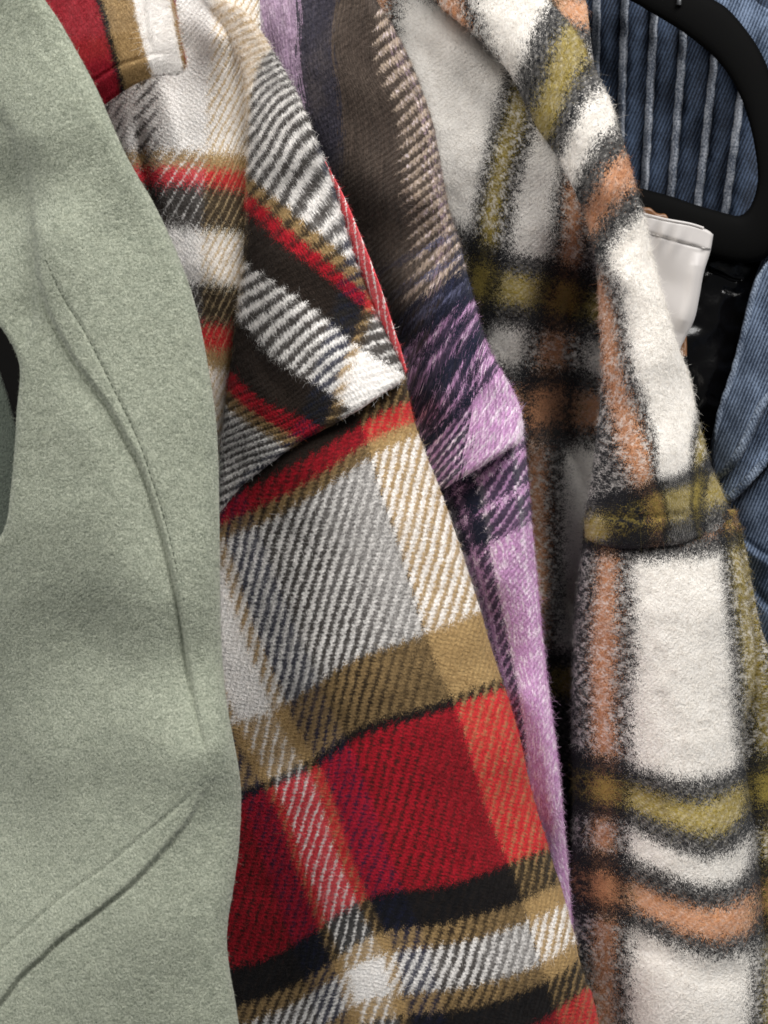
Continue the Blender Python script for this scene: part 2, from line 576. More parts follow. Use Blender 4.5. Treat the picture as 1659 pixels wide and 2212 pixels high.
def plain(name, color, rough=0.5, spec=0.5, bump=None, sheen=0.0, metallic=0.0, coat=0.0, vary=0.35):
    k = Nodes(name)
    tc = k.n('ShaderNodeTexCoord')
    nz = k.noise(tc.outputs['Object'], 180.0, 3.0, 0.6)
    f = k.m('MULTIPLY_ADD', k.m('SUBTRACT', nz, 0.5), vary, 1.0)
    cc = k.n('ShaderNodeCombineColor')
    for i in range(3):
        k.put(cc.inputs[i], f)
    k.put(k.b.inputs['Base Color'], k.mix(1.0, color, cc.outputs[0], 'MULTIPLY'))
    k.b.inputs['Roughness'].default_value = rough
    k.b.inputs['Specular IOR Level'].default_value = spec
    k.b.inputs['Sheen Weight'].default_value = sheen
    k.b.inputs['Metallic'].default_value = metallic
    k.b.inputs['Coat Weight'].default_value = coat
    if bump:
        h = k.noise(tc.outputs['Object'], bump[0], 3.0, 0.6)
        bp = k.n('ShaderNodeBump')
        bp.inputs['Strength'].default_value = 0.6
        bp.inputs['Distance'].default_value = bump[1]
        k.put(bp.inputs['Height'], h)
        k.t.links.new(bp.outputs[0], k.b.inputs['Normal'])
    return k.mat

def denim(name, dark, light, worn=0.0, twill=0.45):
    k = Nodes(name)
    vec, u, v = k.uv()
    ph = k.m('DIVIDE', k.m('ADD', k.m('MULTIPLY', u, 0.92), k.m('MULTIPLY', v, 0.38)), 7.0)
    tri = k.m('MULTIPLY', k.m('ABSOLUTE', k.m('SUBTRACT', k.m('FRACT', ph), 0.5)), 2.0)
    fine = k.noise(k.vm('MULTIPLY', vec, (1 / 3.5, 1 / 5.0, 0)), 1.0, 2.0, 0.6)
    big = k.noise(k.vm('MULTIPLY', vec, (1 / 45, 1 / 80, 0)), 1.0, 3.0, 0.6)
    f = k.m('ADD', k.m('MULTIPLY', tri, twill), k.m('MULTIPLY', fine, 1.2 - twill))
    f = k.m('ADD', f, k.m('MULTIPLY', k.m('SUBTRACT', big, 0.5), 0.9))
    f = k.smooth(f, 0.35 - worn, 1.05 - worn)
    k.put(k.b.inputs['Base Color'], k.mix(f, dark, light))
    k.b.inputs['Roughness'].default_value = 0.85
    k.b.inputs['Specular IOR Level'].default_value = 0.2
    k.b.inputs['Sheen Weight'].default_value = 0.08
    bp = k.n('ShaderNodeBump')
    bp.inputs['Strength'].default_value = 0.6
    bp.inputs['Distance'].default_value = 0.0008
    k.put(bp.inputs['Height'], k.m('ADD', k.m('MULTIPLY', tri, twill * 2), fine))
    k.t.links.new(bp.outputs[0], k.b.inputs['Normal'])
    return k.mat

# ------------------------------------------------------------------ yarn colours
WHITE, TAN, CREAMTAN = srgb('#F2EEEA'), srgb('#A88B5E'), srgb('#C6AD85')
RED, BROWN, NAVY, BLACK, GREY = srgb('#CE1029'), srgb('#241B15'), srgb('#171C36'), srgb('#08080C'), srgb('#6C6664')

RED_WARP = [(-700, BROWN), (-560, WHITE), (-545, BROWN), (-520, WHITE), (-500, BROWN), (-480, GREY), (-450, WHITE), (-340, CREAMTAN),
            (-170, BROWN), (40, NAVY), (100, TAN), (125, WHITE), (205, TAN), (230, NAVY), (315, BROWN), (570, TAN), (745, BROWN)]
RED_WEFT = [(-1200, WHITE), (-370, TAN), (-335, RED), (-290, BROWN), (-200, WHITE), (-90, BROWN), (0, RED), (45, TAN), (80, WHITE),
            (460, TAN), (615, BLACK), (640, RED), (1000, BLACK), (1090, TAN), (1130, WHITE), (1230, TAN), (1268, BLACK), (1350, RED)]

LILAC, PALE, LNAVY, CHAR, BEIGE, SLATE = srgb('#C293BE'), srgb('#F0E2EC'), srgb('#181B30'), srgb('#3A2F29'), srgb('#A89685'), srgb('#5A5C76')
DUSK, LAV = srgb('#7E6A7A'), srgb('#9C83A0')
LIL_WARP = [(-400, srgb('#B8A8B8')), (-110, LAV), (0, LNAVY), (100, CHAR), (316, DUSK), (323, CHAR), (350, LNAVY), (520, LILAC), (640, PALE), (760, LNAVY),
            (1565, PALE), (1572, LNAVY), (1582, LILAC), (1600, LNAVY), (1624, PALE), (1630, LILAC), (1690, PALE), (1700, LILAC), (1735, PALE)]
LIL_WEFT = [(-900, SLATE), (-600, BEIGE), (-70, SLATE), (-58, BEIGE), (-26, SLATE), (-12, BEIGE), (6, LNAVY), (20, SLATE), (32, LNAVY), (48, LILAC), (58, LNAVY), (74, LILAC), (84, LNAVY), (98, LILAC), (110, LNAVY), (124, LILAC), (133, LNAVY), (150, LILAC), (185, PALE), (193, LILAC),
            (228, PALE), (235, LILAC), (262, PALE), (268, LILAC), (300, PALE), (900, LNAVY), (1030, LILAC), (1040, LNAVY), (1085, LILAC), (1097, LNAVY), (1150, LILAC)]

CREAM, COAL, OLIVE, ORANGE = srgb('#ECE7E0'), srgb('#15161B'), srgb('#9C8A42'), srgb('#C68E66')
CR_WARP = [(-200, CREAM), (-60, COAL), (45, ORANGE), (80, COAL), (115, CREAM), (325, COAL), (360, OLIVE), (395, COAL), (430, CREAM), (500, COAL), (540, ORANGE), (575, COAL), (610, CREAM)]
one = [(0, COAL), (54, OLIVE), (117, COAL), (170, CREAM), (234, COAL), (284, ORANGE), (344, COAL), (394, CREAM)]
CR_WEFT = [(-1300, CREAM)] + [(a - 844, c) for a, c in one] + one + [(a + 844, c) for a, c in one[:3]]

RED_KW = dict(P=22, soft=0.34, rag=5, grain=0.30, noisy=0.58, darken=0.36, balance=0.11, sheen=0.08, feather=11, blend=0.13, merge=0.14, fade=(400, 560, 568))
LIL_KW = dict(P=21, na=0.55, nb=0.85, soft=0.25, rag=5, grain=0.28, noisy=0.5, darken=0.1, brush=0.5, blend=0.2, merge=0.4, feather=8, cover=0.55, warpface=(220, 285), fleck=(PALE, 0.85))
CR_KW = dict(P=15, soft=0.4, feather=24, rag=12, cover=0.1, ragscale=13, grain=0.2, noisy=0.8, darken=0.7, sheen=0.15, twill=0.3, blend=0.15, merge=0.4, mottle=0.42)
def pair(name, warp, weft, **kw):
    return plaid(name, warp, weft, **kw), plaid(name + '_fibre', warp, weft, fibre=True, lift=1.05, **kw)
m_red, f_red = pair('red_plaid_wool', RED_WARP, RED_WEFT, **RED_KW)
m_redc, f_redc = pair('red_plaid_wool_weft_faced', RED_WARP, [(a, srgb('#A01226') if c == RED else c) for a, c in RED_WEFT], **{**RED_KW, 'balance': 1.0, 'darken': 0.0, 'merge': 0.1, 'blend': 0.05, 'twill': 0.6})  # collar weave; its red is darkened to paint in the weaker light there
m_lil, f_lil = pair('lilac_plaid_wool', LIL_WARP, LIL_WEFT, **LIL_KW)
m_lilu, f_lilu = pair('lilac_plaid_wool_ribbed', LIL_WARP, LIL_WEFT, **{**LIL_KW, 'na': 0.35, 'nb': 0.95, 'P': 24, 'balance': 0.14, 'darken': 0.0, 'twill': 1.1, 'noisy': 0.42, 'merge': 0.15, 'blend': 0.12, 'streak': 0.8})
m_redb, f_redb = pair('red_plaid_wool_brushed', RED_WARP, RED_WEFT, **{**RED_KW, 'balance': 0.25, 'rag': 8, 'feather': 18})
m_cr, f_cr = pair('cream_plaid_wool', CR_WARP, CR_WEFT, **CR_KW)
G0, G1 = srgb('#7F8676'), srgb('#B8BCA9')
m_green, f_green = fleece('sage_felted_wool', G0, G1), fleece('sage_felted_wool_fibre', G0, srgb('#C3C7B3'), fibre=True)
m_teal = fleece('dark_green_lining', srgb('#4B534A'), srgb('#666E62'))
m_thread = plain('dark_green_thread', srgb('#4C5247'), 0.8, 0.1)
m_denim = denim('denim', srgb('#131A27'), srgb('#4C5C75'))
m_denim_worn = denim('worn_denim', srgb('#3E4756'), srgb('#C2C7D0'), twill=0.08)
m_denim_pleat = denim('faded_pleat', srgb('#2C384B'), srgb('#9AA7BA'), twill=0.2)
m_denim_mid = denim('faded_denim', srgb('#222E40'), srgb('#7A8AA3'))
m_plastic = plain('black_plastic', srgb('#040404'), 0.7, 0.05, bump=(900, 0.0002))
m_vinyl = plain('black_glossy_leatherette', srgb('#060505'), 0.22, 0.4, bump=(260, 0.0006))
m_satin = plain('white_satin', srgb('#C0BBB8'), 0.42, 0.6, sheen=0.3, vary=0.04)
m_satin_thread = plain('white_thread', srgb('#CFCBC8'), 0.45, 0.4)
m_brown = plain('brown_leather', srgb('#7A5230'), 0.4, 0.5, bump=(300, 0.0005))
m_metal = plain('bright_steel', srgb('#C8C8CA'), 0.22, 0.5, metallic=1.0)
m_wall = plain('dark_wall', srgb('#141312'), 0.9, 0.1)

# ------------------------------------------------------------------ setting: the dark shop wall far behind the rail
me = mesh_data('wall', [(-3, 1.5, -2), (3, 1.5, -2), (3, 1.5, 2), (-3, 1.5, 2), (-3, 1.6, -2), (3, 1.6, -2), (3, 1.6, 2), (-3, 1.6, 2)],
               [(0, 1, 2, 3), (7, 6, 5, 4), (0, 4, 5, 1), (1, 5, 6, 2), (2, 6, 7, 3), (3, 7, 4, 0)], smooth=False)
link('wall', me, None, m_wall, kind='structure')

def cloth(name, parent, sheet, mat, fib=None, n=0, label=None, **fz):
    o = link(name, sheet.mesh(name), parent, mat, label=label)
    if n:
        sheet.fuzz('fuzz', o, fib, n, **fz)
    return o

# ------------------------------------------------------------------ sage green coat, nearest, at the left
green = thing('green_coat', 'plain sage green felted wool coat with curved topstitched seams, nearest on the left', 'coat', tuple(world_pt(200, 1100, -60)))
SEAM_A = [(58, 300), (64, 420), (72, 520), (78, 590), (100, 670), (150, 765), (195, 830), (232, 880), (270, 950), (302, 1010), (330, 1090), (352, 1170), (372, 1255), (387, 1330), (400, 1420), (416, 1510), (434, 1590), (462, 1672)]
TOP_A = [(98, 560), (135, 640), (182, 715), (218, 785), (250, 850), (280, 910), (306, 970), (326, 1030), (346, 1090), (366, 1160), (384, 1240)]
SEAM_B = [(462, 1680), (440, 1722), (412, 1770), (390, 1799), (330, 1867), (284, 1913), (227, 1959), (178, 1998), (135, 2030), (89, 2073), (46, 2112), (11, 2158), (-40, 2220), (-120, 2310)]
TOP_B = [(440, 1690), (400, 1727), (355, 1768), (302, 1810), (249, 1856), (199, 1892), (138, 1934), (89, 1977), (36, 2023), (-30, 2075), (-100, 2130)]
GROOVE = [(-40, 190), (0, 240), (33, 317), (56, 400), (64, 500), (74, 600), (70, 700), (50, 780)]
g_main = Sheet(
    L=[(-120, -60), (-120, 300), (-110, 600), (-30, 670), (20, 735), (43, 795), (36, 890), (32, 960), (22, 1070), (6, 1150), (-60, 1240), (-120, 1500), (-120, 2280)],
    R=[(60, -60), (97, 0), (128, 45), (165, 110), (190, 155), (215, 205), (243, 270), (270, 330), (300, 385), (330, 435), (362, 500), (390, 565), (412, 625), (430, 690), (444, 760), (456, 830), (466, 900), (472, 1000),
       (474, 1120), (475, 1230), (477, 1350), (481, 1430), (490, 1520), (505, 1600), (517, 1670), (521, 1730), (516, 1830), (504, 1920), (493, 1985), (490, 2040), (497, 2100), (508, 2160), (516, 2212), (530, 2290)],
    depth=[(-100, 0, -85), (0, 100, -92), (150, 100, -108), (60, 300, -112), (10, 430, -86), (-80, 500, -80), (95, 500, -122), (250, 500, -116), (400, 700, -108), (120, 800, -122), (50, 900, -114), (250, 900, -124), (440, 1000, -110),
           (60, 1300, -108), (200, 1400, -112), (350, 1300, -125), (462, 1400, -108), (-60, 1700, -72), (0, 1500, -88), (0, 1900, -98), (100, 1650, -106), (200, 1700, -114), (430, 1640, -126), (510, 1720, -108), (100, 2000, -120), (400, 2000, -124), (486, 2000, -112), (-100, 2212, -112), (300, 2212, -126), (510, 2212, -114)],
    N=240, M=820, T=14, rl=(4, 16), rr=(9, 40), wrinkle=((3.6, 320), (0.9, 110), (0.15, 26)), seed=3,
    creases=[dict(line=SEAM_A, depth=3.2, w=6, step=-3.8, soft=3.5, reach=50), dict(line=TOP_A, depth=1.1, w=4.5),
             dict(line=SEAM_B, depth=2.4, w=5.5, step=3.2, soft=3.5, reach=75), dict(line=TOP_B, depth=1.0, w=4.5),
             dict(line=GROOVE, depth=1.2, w=12, step=-6.5, soft=5, reach=95)])
coat_panel = cloth('coat_panel', green, g_main, m_green, f_green, 110000, length=1.5, rad=0.035, lean=0.72)
v, f = stitches(g_main, TOP_A, 44, 14, 0.00034, 0.0, 0.8)
link('topstitching', mesh_data('topstitching', v, f), green, m_thread, kind='stuff')
v, f = stitches(g_main, TOP_B, 40, 14, 0.00028, -0.15, 0.8)
link('topstitching', mesh_data('topstitching', v, f), green, m_thread, kind='stuff')
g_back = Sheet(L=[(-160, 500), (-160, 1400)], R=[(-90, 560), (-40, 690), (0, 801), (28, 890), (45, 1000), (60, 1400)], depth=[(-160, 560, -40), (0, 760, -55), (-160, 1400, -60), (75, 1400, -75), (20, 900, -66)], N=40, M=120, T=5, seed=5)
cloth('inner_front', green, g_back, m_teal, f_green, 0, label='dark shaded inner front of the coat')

# ------------------------------------------------------------------ red plaid jacket
red = thing('red_plaid_jacket', 'red, tan, white and black plaid wool jacket beside the green coat', 'jacket', tuple(world_pt(750, 1100, 20)))
RU_ROWS = {-370: [(545, 375), (573, 402), (636, 443), (713, 507), (766, 563)], -335: [(553, 418), (613, 476), (660, 515), (733, 573), (785, 622)],
           -290: [(545, 462), (573, 490), (633, 547), (700, 600), (753, 640)], -200: [(540, 578), (560, 588), (636, 633), (686, 667), (740, 718), (790, 760), (840, 785), (872, 804)],
           -90: [(515, 672), (569, 744), (609, 774), (642, 797), (669, 811), (695, 831), (735, 866), (790, 900)], 0: [(502, 797), (529, 834), (575, 868), (622, 884), (669, 896), (700, 915)],
           45: [(505, 838), (542, 876), (602, 918), (645, 946)], 80: [(502, 875), (555, 914), (602, 940), (632, 958)], 180: [(480, 985), (520, 1020)],
           -560: [(600, 200), (560, 190), (660, 260)], -750: [(520, 20)]}
RU_COLS = {-340: [(455, 20), (440, 120)], -170: [(600, 88), (552, 140), (540, 250), (535, 350), (531, 450), (526, 560), (505, 700), (490, 800), (470, 900)],
           40: [(722, 660), (690, 760), (672, 830), (640, 925), (590, 972), (530, 1015)], 100: [(775, 680), (752, 757), (730, 804), (712, 870), (680, 925)],
           125: [(795, 690), (768, 757), (745, 804), (738, 851), (735, 905)], 205: [(885, 790), (860, 850)], 0: [(700, 480), (660, 380), (640, 260)]}
R_RIM = [(480, 0), (520, 20), (556, 60), (600, 130), (640, 200), (670, 270), (700, 345), (728, 430), (757, 530), (785, 610), (815, 680), (845, 745), (866, 785), (877, 815)]
r_upper = Sheet(L=[(415, -30), (470, 60), (520, 140), (536, 250), (534, 350), (530, 450), (526, 560), (510, 680), (497, 800), (484, 900), (474, 1000), (468, 1120)], R=[(440, -30)] + R_RIM,
                top=[(415, -30), (440, -30)], bottom=[(468, 1120), (512, 1062), (548, 1030), (600, 990), (632, 966), (662, 948), (702, 927), (748, 902), (785, 880), (832, 848), (866, 826), (877, 815)],
                depth=[(440, 0, 2), (540, 150, -2), (600, 150, -8), (540, 400, -2), (620, 350, -20), (690, 400, -12), (525, 600, -3), (600, 560, -22), (700, 550, -22), (650, 700, -26), (780, 680, -16), (505, 800, -8), (560, 760, -16),
                       (600, 850, -24), (700, 850, -28), (800, 800, -27), (868, 812, -20), (490, 1000, -4), (560, 960, -17), (480, 1090, -2), (640, 940, -22), (740, 890, -27)],
                rows=RU_ROWS, cols=RU_COLS, N=170, M=420, T=24, rl=(8, 26), rr=(6, 22), rb=(4, 16), seed=11, wrinkle=((1.2, 110), (0.4, 40)),
                creases=[dict(line=[(535, 560), (600, 640), (690, 740), (730, 800)], depth=-2, w=40), dict(line=[(520, 700), (580, 800), (650, 880)], depth=2.5, w=26)])
cloth('upper_sleeve', red, r_upper, m_red, f_red, 42000, length=2.2, rad=0.035, rim=0.1)
edge_out = [(698, 338), (716, 372), (744, 425), (775, 498), (802, 566), (826, 630), (850, 705), (868, 760), (879, 800)]
edge_in = [(690, 342), (702, 380), (722, 440), (746, 515), (772, 590), (800, 660), (832, 735), (856, 785), (872, 815)]
r_edge = Sheet(L=edge_in, R=edge_out, depth=[(690, 340, 3), (750, 450, -8), (790, 560, -13), (850, 720, -14), (875, 800, -14)], N=24, M=200, T=5, rl=(2, 8), rr=(3, 8), seed=17, wrinkle=((0.4, 40),),
               rows={0: [(692, 338)], 220: [(740, 440), (755, 440)], 350: [(790, 560)], 600: [(875, 810)]}, cols={0: edge_in[::2], 26: [(716, 372), (775, 498), (826, 630), (868, 760)]})
m_edge, f_edge = pair('red_white_edge_wool', [(-200, WHITE)], [(-200, RED)], P=13, na=0.92, nb=0.22, soft=0.2, rag=3, grain=0.2, noisy=0.4, balance=0.16, darken=0.0, merge=0.1, blend=0.15)
cloth('folded_edge', red, r_edge, m_edge, f_edge, 2500, length=1.8, rad=0.035, label='red and white twisted yarns along the folded edge')

RL_ROWS = {0: [(602, 1010), (702, 958), (785, 905), (882, 862)], 45: [(529, 1098), (622, 1056), (702, 1007), (785, 950), (868, 906)], 80: [(492, 1150), (555, 1125), (635, 1084), (719, 1031), (792, 980), (882, 940)],
           460: [(519, 1548), (575, 1533), (619, 1508), (662, 1481), (702, 1454), (735, 1428), (785, 1404), (869, 1378), (915, 1356), (971, 1334), (1024, 1317)],
           615: [(529, 1698), (575, 1682), (622, 1660), (662, 1640), (702, 1616), (769, 1568), (869, 1535), (919, 1520), (978, 1500), (1008, 1488), (1055, 1472), (1082, 1460)],
           640: [(529, 1722), (575, 1704), (622, 1684), (662, 1664), (702, 1640), (769, 1592), (869, 1558), (919, 1544), (978, 1523), (1008, 1512), (1055, 1495), (1082, 1484)],
           1000: [(502, 2085), (569, 2075), (635, 2036), (685, 2005), (769, 1950), (802, 1934), (869, 1921), (922, 1920), (988, 1908), (1062, 1878), (1095, 1865), (1172, 1835)],
           1090: [(520, 2172), (602, 2141), (669, 2108), (719, 2078), (752, 2050), (795, 2024), (835, 2010), (922, 1998), (1022, 1975), (1108, 1951), (1155, 1931), (1205, 1905)],
           1130: [(755, 2082), (815, 2062), (922, 2041), (1022, 2021), (1122, 1988), (1215, 1951)], 1230: [(762, 2168), (835, 2151), (922, 2141), (1022, 2128), (1122, 2101), (1188, 2071), (1242, 2038)],
           1268: [(770, 2210), (922, 2178), (1022, 2168), (1122, 2131), (1205, 2101), (1248, 2068)], 1350: [(1155, 2208), (1222, 2161), (1268, 2125)]}
RL_COLS = {100: [(572, 1715), (615, 1808), (645, 1905), (675, 1995), (715, 2092)], 125: [(599, 1708), (645, 1851), (695, 1958), (742, 2091), (762, 2158)],
           205: [(479, 1225), (502, 1312), (535, 1404), (565, 1475), (582, 1535), (640, 1640), (702, 1791), (735, 1880), (779, 1975), (829, 2068), (842, 2148)],
           230: [(484, 1165), (512, 1265), (540, 1345), (582, 1450), (602, 1495), (659, 1615), (689, 1661), (730, 1775), (772, 1898), (805, 1981), (862, 2141)],
           570: [(785, 935), (812, 1037), (845, 1137), (879, 1247), (909, 1354), (944, 1454), (978, 1521), (1015, 1641), (1055, 1775), (1078, 1828), (1108, 1891), (1142, 2008), (1168, 2091)],
           700: [(897, 917), (987, 1161), (1037, 1317)], 705: [(1081, 1461)], 695: [(1148, 1708), (1178, 1808)], 680: [(1228, 1975)], 668: [(1248, 2068)], 270: [(500, 1140)]}
r_lower = Sheet(L=[(462, 1060), (468, 1180), (466, 1400), (470, 1600), (476, 1750), (468, 1900), (462, 2050), (470, 2280)],
                R=[(872, 790), (886, 870), (897, 917), (924, 991), (954, 1067), (987, 1161), (1017, 1254), (1037, 1317), (1057, 1387), (1081, 1461), (1095, 1500), (1122, 1591), (1148, 1708), (1178, 1808), (1198, 1875), (1212, 1915),
                   (1228, 1975), (1242, 2025), (1250, 2068), (1265, 2118), (1279, 2150), (1293, 2212), (1306, 2280)],
                depth=[(470, 1100, 3), (600, 1030, -12), (720, 960, -20), (880, 870, -8), (470, 1400, -1), (620, 1300, -12), (780, 1150, -24), (900, 1120, -22), (960, 1080, -10), (480, 1700, 1), (650, 1600, -12), (850, 1450, -30), (1000, 1400, -24), (1070, 1430, -12),
                       (600, 1850, -10), (750, 1800, -22), (950, 1700, -32), (1100, 1650, -24), (1140, 1690, -16), (500, 2050, 6), (700, 2050, -18), (950, 1950, -32), (1130, 1900, -28), (1210, 1920, -16), (500, 2250, 4), (800, 2200, -24), (1050, 2150, -34), (1200, 2130, -28), (1285, 2200, -12)],
                rows=RL_ROWS, cols=RL_COLS, N=200, M=440, T=45, rl=(4, 20), rr=(12, 40), seed=19, wrinkle=((1.4, 140), (0.5, 50)),
                creases=[dict(line=[(470, 1700), (620, 1640), (800, 1560), (1000, 1500)], depth=2.4, w=40), dict(line=[(500, 2110), (700, 2000), (900, 1950)], depth=1.8, w=45),
                         dict(line=[(560, 1180), (640, 1330), (700, 1500)], depth=-1.5, w=60)])
cloth('sleeve', red, r_lower, m_red, f_red, 62000, length=2.2, rad=0.035, rim=0.08)

RB_ROWS = {-370: [(280, 315), (450, 318), (545, 325)], -335: [(280, 350), (450, 353), (545, 360)], -290: [(290, 395), (400, 398), (545, 415)], -200: [(330, 487), (440, 495), (545, 503)], -90: [(390, 605), (470, 610), (540, 615)],
           0: [(420, 690), (510, 697)], 45: [(440, 738), (510, 745)], 80: [(445, 785), (510, 792)], 180: [(460, 890), (510, 895)], -700: [(300, 0), (540, 0)]}
RB_COLS = {-340: [(470, 0), (463, 50), (457, 167), (450, 300), (443, 420), (437, 517), (433, 610), (430, 800)], -172: [(560, 0), (552, 100), (540, 300), (538, 500), (530, 650), (515, 800), (505, 1000)],
           -450: [(345, 150), (343, 220), (340, 300), (350, 420), (362, 520), (375, 620)], -480: [(313, 220), (311, 300)], -500: [(291, 220), (290, 300)], -520: [(266, 240), (268, 300)]}
r_body = Sheet(L=[(120, -40), (150, 200), (260, 500), (380, 800), (420, 1100)], R=[(560, -40), (565, 150), (560, 400), (548, 600), (535, 800), (515, 1100)],
               depth=[(150, 0, 22), (350, 100, 14), (405, 100, 20), (470, 80, 0), (450, 0, 6), (550, 60, 14), (300, 350, 16), (420, 350, 6), (480, 330, 4), (550, 350, 14), (400, 600, 12), (470, 600, 4), (545, 600, 14), (450, 850, 10), (520, 850, 16), (430, 1080, 14), (510, 1080, 18)],
               rows=RB_ROWS, cols=RB_COLS, N=120, M=260, T=4, seed=23, wrinkle=((1.5, 90), (0.4, 35)), creases=[dict(line=[(300, 250), (302, 330), (340, 480)], depth=3.5, w=14), dict(line=[(345, 180), (375, 280), (400, 340)], depth=-1.5, w=22)])
cloth('jacket_front', red, r_body, m_redb, f_redb, 24000, length=2.6, rad=0.035)

RC_ROWS = {900: [(60, 0), (120, 200)], 645: [(208, 0), (226, 67), (246, 150), (262, 200)], 612: [(222, 0), (240, 67), (258, 150), (272, 195)], 455: [(300, 0), (313, 83), (328, 130), (338, 165)], 90: [(364, 0), (378, 83), (390, 140)], 52: [(376, 0), (391, 83), (402, 140)]}
r_collar = Sheet(L=[(40, -40), (80, 60), (130, 170), (170, 262)], R=[(368, -40), (376, 0), (383, 50), (391, 95), (400, 128), (399, 150), (386, 162)], bottom=[(170, 262), (215, 234), (268, 196), (305, 176), (335, 166), (360, 163), (386, 162)],
                 depth=[(60, 0, -5), (200, 0, -20), (330, 0, -32), (375, 0, -30), (120, 180, -8), (230, 170, -26), (320, 130, -37), (395, 135, -36), (180, 250, -14), (270, 190, -28), (370, 155, -34)],
                 rows=RC_ROWS, cols={160: [(60, 0), (380, 0)], 300: [(170, 262), (386, 162)]}, N=130, M=120, T=9, rr=(5, 12), rb=(5, 12), seed=29, wrinkle=((0.6, 60),),
                 creases=[dict(line=[(160, 205), (197, 179), (250, 145), (290, 130), (330, 118), (372, 112)], depth=1.8, w=5, step=1.4, soft=3, reach=40), dict(line=[(308, -30), (318, 60), (332, 118)], depth=1.5, w=5, step=-2.0, soft=3, reach=40)])
cloth('collar', red, r_collar, m_redc, f_redc, 16000, length=2.4, rad=0.035, rim=0.1, label='collar corner in red, tan and white')

# ------------------------------------------------------------------ lilac plaid jacket
lil = thing('lilac_plaid_jacket', 'fuzzy lilac, navy and brown plaid wool jacket between the red and the cream jackets', 'jacket', tuple(world_pt(1000, 900, 70)))
LU_COLS = {-150: [(520, 0), (540, 120)], -60: [(590, 0), (600, 130)], 0: [(631, 0), (637, 150), (655, 330)], 100: [(733, 0), (733, 180), (738, 330)], 250: [(800, 150), (845, 400), (872, 600)], 322: [(842, 40), (890, 180), (925, 300), (945, 420), (958, 520)],
           335: [(900, 760)], 430: [(1018, 633), (915, 965)], 480: [(950, 1062), (1000, 850)], 560: [(1061, 764), (1040, 1003)], 600: [(1071, 810)], 640: [(1118, 880), (1110, 960)]}
LU_ROWS = {-560: [(600, 30), (760, 20), (830, 30)], 0: [(840, 665), (900, 632), (955, 598), (1005, 565)], 150: [(880, 1015), (924, 966), (965, 925), (1011, 878), (1045, 838), (1078, 795)], 300: [(955, 1062), (1030, 1000), (1085, 955), (1115, 905)], 75: [(880, 800), (960, 745), (1030, 680)], -300: [(700, 350), (850, 330), (940, 290)]}
L_RIM = [(770, -60), (800, -20), (820, 13), (846, 55), (876, 110), (908, 187), (935, 267), (954, 367), (972, 460), (994, 533), (1020, 633), (1041, 710), (1061, 764), (1091, 814), (1112, 854), (1125, 887), (1129, 930), (1122, 956)]
l_upper = Sheet(L=[(470, -60), (520, 60), (580, 200), (660, 400), (740, 600), (800, 760), (850, 900), (900, 1100)], R=L_RIM, bottom=[(900, 1100), (955, 1060), (991, 1037), (1037, 1010), (1087, 978), (1108, 966), (1122, 956)],
                depth=[(480, 0, 58), (600, 50, 42), (720, 30, 46), (800, 20, 42), (680, 250, 50), (760, 250, 52), (850, 200, 38), (890, 200, 36), (780, 480, 68), (850, 480, 55), (900, 430, 30), (950, 430, 32), (840, 700, 64), (880, 680, 44), (950, 640, 24), (1010, 650, 28), (880, 880, 46), (960, 860, 24), (1050, 830, 18), (1110, 880, 24), (910, 1060, 40), (1000, 1000, 22), (1100, 950, 18)],
                rows=LU_ROWS, cols=LU_COLS, N=180, M=320, T=35, rl=(3, 14), rr=(12, 30), rb=(5, 18), seed=31, wrinkle=((1.4, 90), (0.5, 34)))
cloth('upper_sleeve', lil, l_upper, m_lilu, f_lilu, 46000, length=2.3, rad=0.026, lean=0.62, rim=0.12)
LL_COLS = {1600: [(992, 1030), (1004, 1075), (1018, 1140), (1035, 1215), (1052, 1290), (1070, 1370), (1086, 1450), (1102, 1530), (1114, 1590)], 1624: [(1014, 1025), (1028, 1075), (1042, 1140), (1058, 1215), (1074, 1290), (1092, 1370), (1107, 1450), (1122, 1530), (1134, 1590)],
           1585: [(960, 1050), (1000, 1165)], 1720: [(1132, 1000), (1150, 1200), (1165, 1350), (1195, 1600)], 1735: [(1210, 1750)], 1565: [(1035, 1320), (1080, 1470)], 1640: [(1190, 1850)]}
LL_ROWS = {1010: [(960, 1045), (1050, 990), (1130, 940)], 1150: [(1000, 1190), (1047, 1167), (1137, 1127)], 1450: [(1085, 1470), (1180, 1430)], 1850: [(1170, 1870), (1230, 1850)]}
l_lower = Sheet(L=[(860, 960), (930, 1100), (980, 1300), (1040, 1500), (1090, 1700), (1130, 1900), (1160, 2050)], R=[(1120, 900), (1133, 954), (1138, 1004), (1143, 1054), (1148, 1121), (1155, 1204), (1162, 1271), (1168, 1337), (1175, 1404), (1182, 1471), (1189, 1520), (1203, 1625), (1213, 1725), (1220, 1808), (1225, 1858), (1230, 1925), (1240, 2050)],
                depth=[(880, 1000, 60), (1000, 1060, 44), (1080, 1010, 36), (1130, 960, 44), (980, 1250, 62), (1080, 1250, 38), (1150, 1250, 44), (1050, 1500, 60), (1130, 1500, 36), (1182, 1480, 44), (1120, 1800, 58), (1190, 1750, 40), (1222, 1850, 48), (1150, 2030, 60), (1238, 2030, 52)],
                rows=LL_ROWS, cols=LL_COLS, N=130, M=340, T=40, rr=(12, 34), seed=37, wrinkle=((1.2, 100), (0.4, 36)))
cloth('sleeve', lil, l_lower, m_lil, f_lil, 28000, length=2.3, rad=0.026, lean=0.62, rim=0.15)

